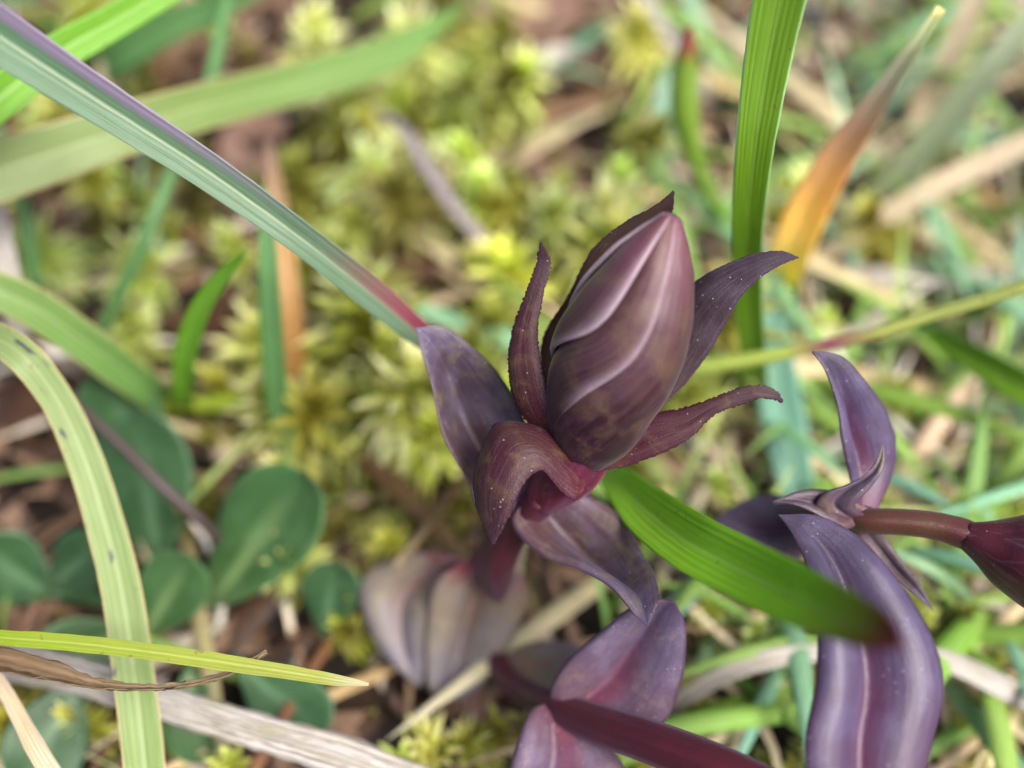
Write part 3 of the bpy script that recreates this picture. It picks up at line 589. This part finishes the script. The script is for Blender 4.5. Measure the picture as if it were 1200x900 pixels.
blade('twig', 'slender dark stalk lying across the oval leaves', [(95, 478, 82, 11), (140, 520, 82, 13), (190, 570, 82, 14), (230, 606, 83, 14)], stem_dark, root=(60, 445), end=(275, 655), fold=-.2, cup=-.6, n=30, cat='twig')
blade('straw_stalk', 'pinkish-tan upright straw between the bright green blade and the wide pale blade', [(120, 130, 104, 22), (128, 80, 102, 26), (138, 40, 100, 28), (145, -10, 98, 26)], straw, root=(112, 170), fold=.2, n=24)
blade('straw_stalk', 'wide pinkish dead leaf strip hanging above the wide pale blade', [(175, 125, 112, 38), (190, 80, 110, 42), (205, 40, 109, 38), (225, -10, 108, 34)], straw_brown, root=(168, 160), fold=.2, n=24)
blade('straw_stalk', 'white bleached curl of dead grass near the red tipped shoot', [(570, 62, 116, 12), (600, 78, 114, 22), (630, 74, 113, 26), (655, 62, 114, 22), (680, 60, 116, 10)], straw_grey, root=(540, 45), end=(710, 62), fold=-.4, n=30)
blade('straw_stalk', 'thin pale straw leaning at the top above the red tipped shoot', [(815, 90, 106, 12), (790, 50, 105, 14), (765, 10, 104, 15), (740, -30, 103, 14)], straw_grey, root=(840, 140), fold=.2, n=24)
blade('grass_shoot', 'thin green stem bending beneath the red tipped shoot', [(862, 268, 102, 12), (840, 245, 100, 14), (822, 205, 97, 16), (808, 165, 94, 20)], g_lime, root=(880, 290), fold=.2, n=30)

# red tipped green shoot (swollen sheath)
shoot_m = grass_mat('shoot', [(0, L(130, 170, 60)), (.4, L(140, 190, 70)), (.9, L(150, 190, 70)), (.95, L(170, 90, 70)), (1, L(140, 30, 60))], veins=3, trans=.2)
o = tube('grass_shoot', [tuple(G(880, 296, -2)) + (.5,), tuple(P(866, 272, 103)) + (.55,), tuple(P(836, 235, 99)) + (.6,), tuple(P(812, 180, 95)) + (.8,), tuple(P(802, 130, 92)) + (1.15,), tuple(P(802, 85, 90)) + (1.05,), tuple(P(807, 45, 88)) + (.55,), tuple(P(809, 30, 87.5)) + (.2,)], shoot_m, n=40)
tag(o, 'green grass shoot with a swollen sheath and a small crimson tip', 'grass')

# ------------------------------------------------------------------ oval-leaved herb, lower left
herb_m = gentian_mat('herb_leaf', [(0, L(104, 138, 80)), (.3, L(66, 106, 54)), (1, L(74, 120, 66))], bloom=L(92, 136, 86), bloomamt=.5, vein=L(120, 150, 110), veinamt=.1, mid=L(140, 170, 110), midamt=.5, edge=L(90, 130, 80), speck=False, rough=.35, gain=.62, trans=.22)
herb_b = gentian_mat('herb_leaf_bluish', [(0, L(84, 120, 76)), (.3, L(58, 98, 56)), (1, L(66, 108, 64))], bloom=L(88, 128, 84), bloomamt=.5, vein=L(110, 150, 120), veinamt=.1, mid=L(120, 160, 120), midamt=.4, edge=L(84, 124, 96), speck=False, rough=.35, gain=.62, trans=.2)
def oval(cx, cy, ang, ln, wd, h0, h1, mat, parent, seed, tiltd=0):
    """leaf blade centred on a pixel, lying just above the turf"""
    d0, d1 = gd(cx, cy, h0), gd(cx, cy, h1)
    a = R(ang); ux, uy = math.cos(a), -math.sin(a); vx, vy = -uy, ux
    prof = [(-.52, .05), (-.42, .3), (-.25, .62), (0, .96), (.22, 1), (.38, .8), (.47, .48), (.5, .08)]
    Lq, Rq = [], []
    for s, q in prof:
        d = d0 + (d1 - d0) * (s + .5)
        Lq.append((cx + ux * s * ln - vx * q * wd / 2, cy + uy * s * ln - vy * q * wd / 2, d + tiltd))
        Rq.append((cx + ux * s * ln + vx * q * wd / 2, cy + uy * s * ln + vy * q * wd / 2, d - tiltd))
    lf = lamina('leaf', Lq, Rq, mat, parent, fold=.28, cup=-.1, thick=.25, n=26, m=13, seed=seed, wave=.06)
    # petiole into the soil
    p0 = P(cx - ux * .48 * ln, cy - uy * .48 * ln, d0)
    pb = p0 + np.array([-(p0 - PB[parent.name])[0] * .35, -(p0 - PB[parent.name])[1] * .35, 0]); pb[2] = -2
    tube('leaf_stalk', [tuple(pb) + (.4,), tuple((pb * .4 + p0 * .6) + np.array([0, 0, .6])) + (.42,), tuple(p0) + (.35,)], mat, parent, n=10, m=8)
herb = empty('oval_leaved_herb', G(200, 690, -1))
tag(herb, 'low herb with smooth dark green oval leaves under the blotched grass blade', 'plant')
for k, (cx, cy, an, ln, wd, h0, h1, mt, td) in enumerate([
        (302, 632, 55, 190, 118, 4, 9, herb_m, 1.0), (172, 575, 100, 180, 112, 3, 8, herb_b, .6), (196, 700, 60, 110, 82, 3, 7, herb_m, -.6),
        (88, 662, 40, 80, 70, 3, 6, herb_b, .5), (150, 500, 120, 150, 90, 3, 9, herb_b, -.5), (18, 672, 150, 100, 90, 3, 6, herb_b, .4),
        (100, 760, 200, 120, 80, 2, 5, herb_m, .4), (330, 820, -40, 130, 86, 2, 5, herb_b, .3), (230, 840, -80, 110, 80, 2, 4, herb_m, .3), (60, 860, -120, 140, 96, 2, 6, herb_b, .5)]):
    oval(cx, cy, an, ln, wd, h0, h1, mt, herb, k, td)
herb2 = empty('oval_leaved_herb', G(395, 735, -1))
tag(herb2, 'tiny herb with one round bluish-green leaf beside the pale hanging gentian leaves', 'plant')
oval(386, 702, 80, 84, 68, 3, 6, herb_b, herb2, 31, .4)

# ------------------------------------------------------------------ dead leaves in the litter
dead_m = gentian_mat('dead_leaf', [(0, L(120, 88, 70)), (.5, L(164, 130, 112)), (1, L(140, 106, 86))], bloom=L(176, 148, 136), bloomamt=.6, vein=L(96, 66, 50), veinamt=.5, edge=L(90, 60, 44), speck=False, rough=.6, trans=.08, gain=.7)
dead_d = gentian_mat('dead_leaf_dark', [(0, L(84, 54, 34)), (.5, L(112, 72, 44)), (1, L(96, 62, 40))], bloom=L(134, 94, 62), bloomamt=.6, vein=L(60, 38, 24), veinamt=.5, edge=L(60, 38, 24), speck=False, rough=.6, trans=.06, gain=.36)
def dead_leaf(label, cx, cy, ang, ln, wd, mat, h0, h1, seed):
    a = R(ang); ux, uy = math.cos(a), -math.sin(a); vx, vy = -uy, ux
    r = random.Random(seed); Lq, Rq = [], []
    for q, ww in [(-.5, .1), (-.36, .6), (-.15, .95), (.1, 1), (.3, .8), (.45, .4), (.5, .06)]:
        h = h0 + (h1 - h0) * (q + .5)
        for lst, e in ((Lq, -1), (Rq, 1)):
            x = cx + ux * q * ln + e * vx * ww * wd / 2 * r.uniform(.8, 1.15); y = cy + uy * q * ln + e * vy * ww * wd / 2 * r.uniform(.8, 1.15)
            lst.append((x, y, gd(x, y, h + r.uniform(-.6, .8))))
    o = lamina('dead_leaf', Lq, Rq, mat, None, fold=.3, cup=-.3, thick=.25, n=26, m=13, wave=.14, seed=seed)
    tag(o, label, 'dead leaf')
dead_leaf('large pinkish-brown dead leaf lying behind the white bleached curl', 592, 22, 15, 200, 120, dead_m, -1, 3, 1)
dead_leaf('pinkish-brown dead leaf scrap half hidden by the bluish blade', 292, 170, 60, 120, 70, dead_m, -1, 3, 2)
dead_leaf('rusty brown dead leaf on the soil behind the small curved lime blade', 262, 372, 20, 150, 70, dead_d, -1, 2, 3)
dead_leaf('rusty brown dead leaf between the grey straw and the narrow calyx lobe', 475, 290, -25, 150, 60, dead_d, -1, 3, 4)
dead_leaf('tan dead leaf scrap under the pale hanging gentian leaves', 560, 820, -40, 120, 60, dead_m, -1, 2, 5)
dead_leaf('rusty brown dead leaf lying beside the red tipped shoot', 700, 95, 70, 110, 60, dead_d, -1, 3, 6)
dead_leaf('dark brown dead leaf at the foot of the pale grey edge straw', 30, 470, 10, 130, 60, dead_d, -1, 2, 7)
dead_leaf('pinkish-brown dead leaf below the tall pointed yellow moss', 640, 190, -35, 130, 60, dead_m, -1, 2, 8)

def make_seed():
    b = NB('seed_skin'); b.coords()
    m = b.finish(b.ramp(b.noise(b.mm, 1.5, 3), [(.3, L(14, 14, 22)), (.7, L(34, 34, 48))]), .22, 0, None, b.noise(b.mm, 3, 3), .3, .1, spec=.6)
    c = G(954, 18, 2.2); ax = np.array([.6, -.3, .5]); ax /= np.linalg.norm(ax)
    o = tube('seed', [tuple(c + ax * z) + (r,) for z, r in ((-1.25, .1), (-1.1, .55), (-.7, .98), (-.1, 1.2), (.5, 1.05), (.95, .6), (1.15, .25), (1.3, .18), (1.45, .1))], m, n=24, m=18, base=c)
    tag(o, 'small glossy black seed lying by the top of the broad green blade', 'seed')
make_seed()

# ------------------------------------------------------------------ moss
def moss_shape(seed, nleaf=46, height=6.0, spread=3.2, leafw=.75, star=.6):
    r = random.Random(seed); v, f, uv = [], [], []
    for k in range(nleaf):
        q = (k + .5) / nleaf
        z = height * q ** .8
        a = k * 2.39996 + r.uniform(-.3, .3)
        rise = R(-5 + 78 * max(0, (q - star) / (1 - star)) ** 1.3 + r.uniform(-12, 12)) if q > star else R(r.uniform(-12, 25))
        ln = spread * (.75 + .5 * r.random()) * (1 - .45 * max(0, (q - .7) / .3))
        wd = leafw * (.8 + .4 * r.random())
        ca, sa = math.cos(a), math.sin(a)
        b0 = len(v)
        for i, (s, ww) in enumerate([(0, .5), (.3, 1), (.65, .7), (1, 0.04)]):
            bend = -.55 * s * s if q < star else .1 * s * s
            rr = ln * s * math.cos(rise + bend); zz = z + ln * s * math.sin(rise + bend)
            for e, up in ((-1, .16), (0, 0), (1, .16)):
                v.append((ca * rr - sa * e * ww * wd / 2, sa * rr + ca * e * ww * wd / 2, zz + up * ww * wd))
                uv.append(((e + 1) / 2, .3 * q + .7 * s))
        for i in range(3):
            for j in range(2):
                f.append((b0 + i * 3 + j, b0 + i * 3 + j + 1, b0 + i * 3 + j + 4, b0 + i * 3 + j + 3))
    # stem
    b0 = len(v)
    for zz, rr in ((-2.5, .22), (height * .95, .16)):
        for j in range(5):
            v.append((rr * math.cos(j * 1.2566), rr * math.sin(j * 1.2566), zz)); uv.append((.5, 0))
    for j in range(5): f.append((b0 + j, b0 + (j + 1) % 5, b0 + 5 + (j + 1) % 5, b0 + 5 + j))
    return np.array(v), f, np.array(uv)

def moss_mat(name, base, mid, tip):
    b = NB(name); b.coords()
    col = b.ramp(b.v, [(0, base), (.45, mid), (1, tip)])
    nz = b.noise(b.mmr, .5, 3)
    col = b.mix(b.mapr(nz, .4, .65, 0, .6), col, b.mix(1, col, L(170, 150, 100), 'MULTIPLY'))
    col = b.mix(1, col, b.ocol, 'MULTIPLY')
    return b.finish(col, .4, .4, b.mix(1, col, L(250, 245, 170), 'MULTIPLY'), None, spec=.4)
moss_m = moss_mat('moss', L(104, 100, 30), L(190, 200, 84), L(250, 250, 205))
moss_o = moss_mat('moss_olive', L(64, 58, 20), L(118, 116, 42), L(180, 186, 104))

variants = []
for k, (nl, hh, spd, lw, st) in enumerate([(54, 6, 2.6, .62, .55), (46, 7, 2.1, .6, .35), (38, 5, 1.7, .55, .3), (60, 6.5, 3.2, .6, .7), (34, 7.5, 1.5, .6, .15), (44, 5.5, 2.2, .7, .5)]):
    v, f, uv = moss_shape(k, nl, hh, spd, lw, st)
    for mt in (moss_m, moss_o):
        me = bpy.data.meshes.new('moss_shoot'); me.from_pydata((v * MM).tolist(), [], f)
        ul = me.uv_layers.new(name='UVMap'); li = np.empty(len(me.loops), dtype=np.int32); me.loops.foreach_get('vertex_index', li)
        ul.data.foreach_set('uv', uv.astype(np.float32)[li].ravel())
        me.polygons.foreach_set('use_smooth', [True] * len(me.polygons)); me.materials.append(mt)
        variants.append(me)

def in_poly_w(px, py):
    """how mossy the place is (0..1), read off the photograph"""
    wgt = .04
    for cx, cy, rx, ry, q in [(440, 170, 90, 110, 1), (540, 130, 90, 90, .9), (580, 300, 120, 120, .9), (410, 590, 150, 120, 1.3), (400, 400, 130, 90, .7), (330, 460, 120, 60, .6), (190, 310, 100, 60, .5), (520, 880, 110, 60, .9), (860, 830, 110, 90, .9), (700, 240, 90, 80, .6), (1120, 700, 120, 120, .6), (780, 460, 100, 100, .6), (60, 180, 60, 40, .5)]:
        dd = ((px - cx) / rx) ** 2 + ((py - cy) / ry) ** 2
        wgt = max(wgt, q * math.exp(-dd * 1.25))
    return wgt
HERB_ZONES = [(200, 680, 190, 190)]
LAND = [(430, 170, 'the large star-shaped moss shoot'), (600, 40, 'the white bleached curl'), (805, 90, 'the red tipped shoot'), (790, 380, 'the upright closed bud'), (990, 150, 'the orange grass blade'),
        (1100, 330, 'the level bleached straw'), (1050, 520, 'the upright violet leaf'), (1150, 650, 'the wine red bud'), (900, 800, 'the arching bleached straw'), (560, 760, 'the pale hanging leaves'),
        (430, 580, 'the thin broken twig'), (230, 640, 'the oval leaves'), (300, 860, 'the thick fallen straw'), (250, 390, 'the small curved lime blade'), (60, 300, 'the soft green slanting blade'), (200, 60, 'the wide pale blade'), (330, 400, 'the teal and orange pair')]
def moss_thing(px, py, size, var, olive, tint, h=0, label=None, group='moss shoots in the turf'):
    g = G(px, py, 1)
    o = bpy.data.objects.new('moss_shoot', variants[var * 2 + olive]); sc.collection.objects.link(o)
    o.location = Vector((g[0] * MM, g[1] * MM, (ground_h(g[0], g[1]) - 1.2 + h) * MM))
    o.rotation_euler = (rng.gauss(0, .22), rng.gauss(0, .22), rng.uniform(0, 6.28)); o.scale = (size,) * 3
    o.color = tuple(tint) + (1,)
    near = min(LAND, key=lambda q: (q[0] - px) ** 2 + (q[1] - py) ** 2)[2]
    sz = 'large' if size > 1.2 else 'small' if size < .95 else 'medium'
    tag(o, label or (sz + ' ' + ['spreading', 'bushy', 'low', 'star-shaped', 'upright pointed', 'broad-leaved'][var] + (' olive' if olive else ' yellow-green') + ' moss shoot near ' + near), 'moss', 'moss shoots near ' + near if label is None else None)
moss_thing(428, 168, 1.7, 3, 0, (1.2, 1.25, 1.4), label='large pale star-shaped moss shoot beside the slanting grey straw')
moss_thing(560, 235, 1.1, 4, 0, (1.15, 1.15, .9), label='tall pointed yellow moss shoot left of the back calyx lobe')
cnt = 0
while cnt < 210:
    px, py = rng.uniform(-180, 1380), rng.uniform(-120, 1020)
    if rng.random() > in_poly_w(px, py) * (1 if px < 760 else .7): continue
    if any(((px - a) / c) ** 2 + ((py - b) / d) ** 2 < 1 for a, b, c, d in HERB_ZONES) and rng.random() < .75: continue
    if 450 < px < 800 and 640 < py < 860: continue
    k = rng.uniform(.75, 1.75)
    moss_thing(px, py, rng.uniform(.8, 1.9) if py < 560 else rng.uniform(.6, 1.1), rng.randrange(6), int(rng.random() < .4), (k * rng.uniform(.8, 1.05), k, k * rng.uniform(.6, 1.3)))
    cnt += 1

def to_px(x, y, z=0):
    q = np.array([x, y, z]) - CP; d = q.dot(CF)
    return 600 + q.dot(CR) / d * FPX, 450 - q.dot(CU) / d * FPX
def carpet(name, label, cat, n, mat, maker, seed):
    r = np.random.RandomState(seed); V, Fc, U = [], [], []; off = 0
    for _ in range(n):
        v, f, uv = maker(r)
        V.append(v); U.append(uv); Fc += [tuple(i + off for i in x) for x in f]; off += len(v)
    o = mesh_obj(name, np.concatenate(V), Fc, np.concatenate(U), mat, base=np.zeros(3))
    tag(o, label, cat, kind='stuff'); return o
small = [moss_shape(100 + k, 16, 3.6, 1.7, .7, .4) for k in range(6)]
def moss_bit(r):
    v, f, uv = small[r.randint(6)]
    while True:
        x, y = r.uniform(-95, 95), r.uniform(-65, 110)
        if in_poly_w(*to_px(x, y)) * (.6 + 1.2 * noise.noise((x * .12, y * .12, 9.))) > r.rand() * .9: break
    a = r.rand() * 6.28; s = r.uniform(.5, 1.2); c, q = math.cos(a), math.sin(a)
    tx, ty = r.randn(2) * .25
    w_ = v * s
    w_ = np.stack([w_[:, 0] * c - w_[:, 1] * q + tx * w_[:, 2] + x, w_[:, 0] * q + w_[:, 1] * c + ty * w_[:, 2] + y, w_[:, 2] + ground_h(x, y) - 1.2], 1)
    return w_, f, uv
carpet('moss_carpet', 'low olive and yellow moss carpet covering the soil', 'moss', 520, moss_o, moss_bit, 3)

def litter_mat():
    b = NB('litter'); b.coords()
    col = b.ramp(b.noise(b.mm, .1, 1), [(.3, L(26, 18, 12)), (.4, L(58, 40, 27)), (.48, L(116, 92, 74)), (.54, L(40, 27, 18)), (.6, L(164, 150, 134)), (.66, L(76, 42, 20))], 'CONSTANT')
    col = b.mix(1, col, b.ramp(b.noise(b.mm, 1.2, 3), [(.3, (.6, .6, .6, 1)), (.7, (1.3, 1.3, 1.3, 1))]), 'MULTIPLY')
    return b.finish(col, .6, .1, None, None, spec=.3)
def litter_bit(r):
    x, y = r.uniform(-95, 95), r.uniform(-65, 110)
    a = r.rand() * 6.28; ln = r.uniform(3, 15); wd = r.uniform(.4, 2.8); n = 5
    z0 = ground_h(x, y) - 1.2 + r.uniform(-.2, 2.2); cur = r.randn() * .3; tl = r.randn() * .16
    v, f, uv = [], [], []
    for i in range(n):
        s = i / (n - 1) - .5; aa = a + cur * s
        cx, cy = x + math.cos(aa) * s * ln, y + math.sin(aa) * s * ln; cz = z0 + tl * s * ln + .5 * math.cos(s * 3)
        for e in (-1, 0, 1):
            v.append((cx - math.sin(aa) * e * wd / 2, cy + math.cos(aa) * e * wd / 2, cz + (.0 if e else .2 * wd))); uv.append(((e + 1) / 2, s + .5))
    for i in range(n - 1):
        for j in range(2): f.append((i * 3 + j, i * 3 + j + 1, i * 3 + j + 4, i * 3 + j + 3))
    return np.array(v), f, np.array(uv)
carpet('plant_litter', 'brown and tan dead grass bits strewn over the soil', 'litter', 1500, litter_mat(), litter_bit, 5)

# ------------------------------------------------------------------ turf grass behind (every blade its own object, meshes shared)
def turf_mesh(seed, ln, wd, lean, curve, mat, fold=.35):
    """a blade rooted at the origin, leaning along +x"""
    rows = []; x = z = 0; a = R(90 - lean)
    for i in range(7):
        s = i / 6
        ww = wd * (.75 + .5 * s if s < .5 else (1.0 * (1 - ((s - .5) / .5) ** 1.7)) + .03)
        rows.append((x, 0, z, ww))
        x += ln / 6 * math.cos(a); z += ln / 6 * math.sin(a); a -= R(curve) / 6
        if z < .8 and a < 0: a = 0
    rows = [(0 - .6 * math.cos(R(90 - lean)), 0, -2.5, wd * .6)] + rows
    q = spline(rows, 14); c = q[:, :3]; T = unit(np.gradient(c, axis=0)); S = np.tile([0, 1., 0], (15, 1)); N = np.cross(T, S) * -1
    s = np.linspace(0, 1, 5); h = cross_shape(s, fold, 0); hw = np.maximum(q[:, 3:4], .03) / 2
    C = c[:, None] + S[:, None] * ((2 * s - 1)[None, :] * hw)[..., None] + N[:, None] * (h[None] * hw)[..., None]
    v, f, uv = grid_solid(C, np.repeat(N[:, None], 5, 1), np.full((15, 5), .1), np.ones((15, 5)))
    me = bpy.data.meshes.new('turf'); me.from_pydata((v * MM).tolist(), [], f)
    ul = me.uv_layers.new(name='UVMap'); li = np.empty(len(me.loops), dtype=np.int32); me.loops.foreach_get('vertex_index', li)
    ul.data.foreach_set('uv', uv.astype(np.float32)[li].ravel())
    me.polygons.foreach_set('use_smooth', [True] * len(me.polygons)); me.materials.append(mat)
    return me
turf_g = grass_mat('turf_green', [(0, L(176, 180, 120)), (.3, L(140, 182, 84)), (1, L(158, 200, 104))], veins=4, objcol=True, trans=.4, gain=0.8)
turf_b = grass_mat('turf_blue', [(0, L(160, 180, 130)), (.4, L(140, 186, 146)), (1, L(150, 200, 170))], veins=4, objcol=True, trans=.35, gain=0.8)
turf_s = grass_mat('turf_straw', [(0, L(150, 130, 96)), (.5, L(188, 170, 138)), (1, L(196, 184, 160))], veins=4, objcol=True, trans=.2, midrib=0, mott=.4, gain=0.95)
turf_n = grass_mat('turf_brown', [(0, L(92, 66, 46)), (.6, L(136, 100, 74)), (1, L(150, 122, 96))], veins=4, objcol=True, trans=.1, midrib=0, mott=.4, gain=0.6)
kinds = {
    'g': (turf_g, 'fresh green turf grass blade', 'grass_shoot', 'fresh green turf blades'),
    'b': (turf_b, 'bluish-green turf grass blade', 'grass_shoot', 'bluish turf blades'),
    's': (turf_s, 'straw-coloured dead blade lying low', 'straw_stalk', 'straw-coloured dead blades'),
    'n': (turf_n, 'brown dead blade lying low', 'straw_stalk', 'brown dead blades')}
meshes = {k: [turf_mesh(i, *p, kinds[k][0]) for i, p in enumerate(
    [(22, 1.5, 35, 60), (30, 1.9, 45, 50), (16, 1.2, 20, 70), (36, 2.2, 55, 45), (26, 1.0, 30, 90), (18, 1.7, 60, 30)] if k in 'gb' else
    [(20, 1.2, 78, 12), (32, 1.6, 80, 10), (14, .9, 70, 25), (40, 2.0, 82, 8), (26, .8, 76, 16), (18, 2.4, 80, 10)])] for k in kinds}
def scatter(kind, n, x0, x1, y0, y1, smin, smax, gain=1.0):
    for _ in range(n):
        px, py = rng.uniform(x0, x1), rng.uniform(y0, y1)
        if 400 < px < 830 and 600 < py < 980 and kind in 'gb': continue
        g = G(px, py, 0)
        mi = rng.randrange(6)
        o = bpy.data.objects.new(kinds[kind][2], meshes[kind][mi]); sc.collection.objects.link(o)
        o.location = Vector((g[0] * MM, g[1] * MM, (ground_h(g[0], g[1]) - .8) * MM))
        o.rotation_euler = (0, rng.gauss(0, .08), rng.uniform(0, 6.283)); o.scale = (rng.uniform(smin, smax),) * 3
        k = gain * rng.uniform(.75, 1.2)
        o.color = (k * rng.uniform(.88, 1.15), k, k * rng.uniform(.75, 1.2), 1)
        size = ['short', 'long', 'short', 'long', 'thin', 'short'][mi] + (', wide' if mi in (3, 5) else '')
        near = min(LAND, key=lambda q: (q[0] - px) ** 2 + (q[1] - py) ** 2)[2]
        tag(o, size + ' ' + kinds[kind][1] + ' near ' + near, 'grass', kinds[kind][3] + ' near ' + near)
# right: dense bright turf; left: sparse
scatter('g', 120, 740, 1460, -160, 900, .55, 1.05, 1.15)
scatter('b', 70, 720, 1460, -160, 760, .55, 1.1, 1.15)
scatter('s', 150, 720, 1460, -140, 950, .5, 1.2, 1.3)
scatter('n', 20, 760, 1400, -140, 600, .5, .9)
scatter('g', 30, -200, 640, -200, 60, .4, .75, .9)
scatter('g', 16, -150, 560, 200, 980, .25, .42)
scatter('b', 14, -200, 500, -150, 60, .4, .7, .8)
scatter('s', 55, -200, 740, -140, 960, .4, .95)
scatter('n', 90, -200, 740, -140, 960, .5, 1.2, 1.1)

# ------------------------------------------------------------------ fine thatch between the blades (uncountable)
def thatch_mat(name, cols, trans):
    b = NB(name); b.coords()
    n = len(cols)
    col = b.ramp(b.u, [(i / n, c) for i, c in enumerate(cols)] , 'CONSTANT')
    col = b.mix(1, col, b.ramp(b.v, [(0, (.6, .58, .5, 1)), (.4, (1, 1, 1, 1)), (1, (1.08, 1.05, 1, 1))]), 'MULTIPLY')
    return b.finish(col, .5, trans, None, None, spec=.4)
def thatch_bit(r, area, flat, lmin, lmax, wmin, wmax):
    while True:
        x, y = r.uniform(-100, 110), r.uniform(-65, 120)
        if area(*to_px(x, y)) > r.rand(): break
    a = r.rand() * 6.283; ln = r.uniform(lmin, lmax); wd = r.uniform(wmin, wmax); el = R(r.uniform(*flat)); cur = r.uniform(.1, 1.2) * (el > .5) + r.randn() * .1
    n = 7; v, f, uv = [], [], []; p = np.array([x, y, ground_h(x, y) - 2.0 + (r.rand() * 2.2 if el < .5 else 0)]); rnd = r.rand(); yaw = a; dy = r.randn() * .12
    for i in range(n):
        s_ = i / (n - 1); ww = wd * min(1, 2.2 * (1.03 - s_))
        d = np.array([math.cos(yaw) * math.cos(el), math.sin(yaw) * math.cos(el), math.sin(el)])
        sd_ = np.array([-math.sin(yaw), math.cos(yaw), 0])
        for e in (-1, 0, 1):
            v.append(p + sd_ * e * ww / 2 + np.array([0, 0, .18 * ww * abs(e)])); uv.append((rnd, s_))
        p = p + d * ln / (n - 1); el -= cur / (n - 1); yaw += dy
    for i in range(n - 1):
        for j in range(2): f.append((i * 3 + j, i * 3 + j + 1, i * 3 + j + 4, i * 3 + j + 3))
    return np.array(v), f, np.array(uv)
def right_side(px, py):
    return (.04 + .96 / (1 + math.exp(-(px - 860) / 60))) * (1 if py < 640 else .55)
def anywhere(px, py):
    return .22 + .78 / (1 + math.exp(-(px - 840) / 80))
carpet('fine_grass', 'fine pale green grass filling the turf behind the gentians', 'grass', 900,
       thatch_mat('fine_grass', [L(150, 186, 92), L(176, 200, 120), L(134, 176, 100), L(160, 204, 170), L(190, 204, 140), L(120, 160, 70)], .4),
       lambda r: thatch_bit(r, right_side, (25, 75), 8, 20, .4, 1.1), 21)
carpet('straw_thatch', 'fine bleached straw bits tangled through the turf', 'straw', 1000,
       thatch_mat('straw_thatch', [L(214, 204, 184), L(190, 172, 140), L(160, 134, 104), L(226, 222, 212), L(128, 98, 74), L(200, 186, 158)], .15),
       lambda r: thatch_bit(r, anywhere, (0, 22), 8, 26, .25, .9), 22)
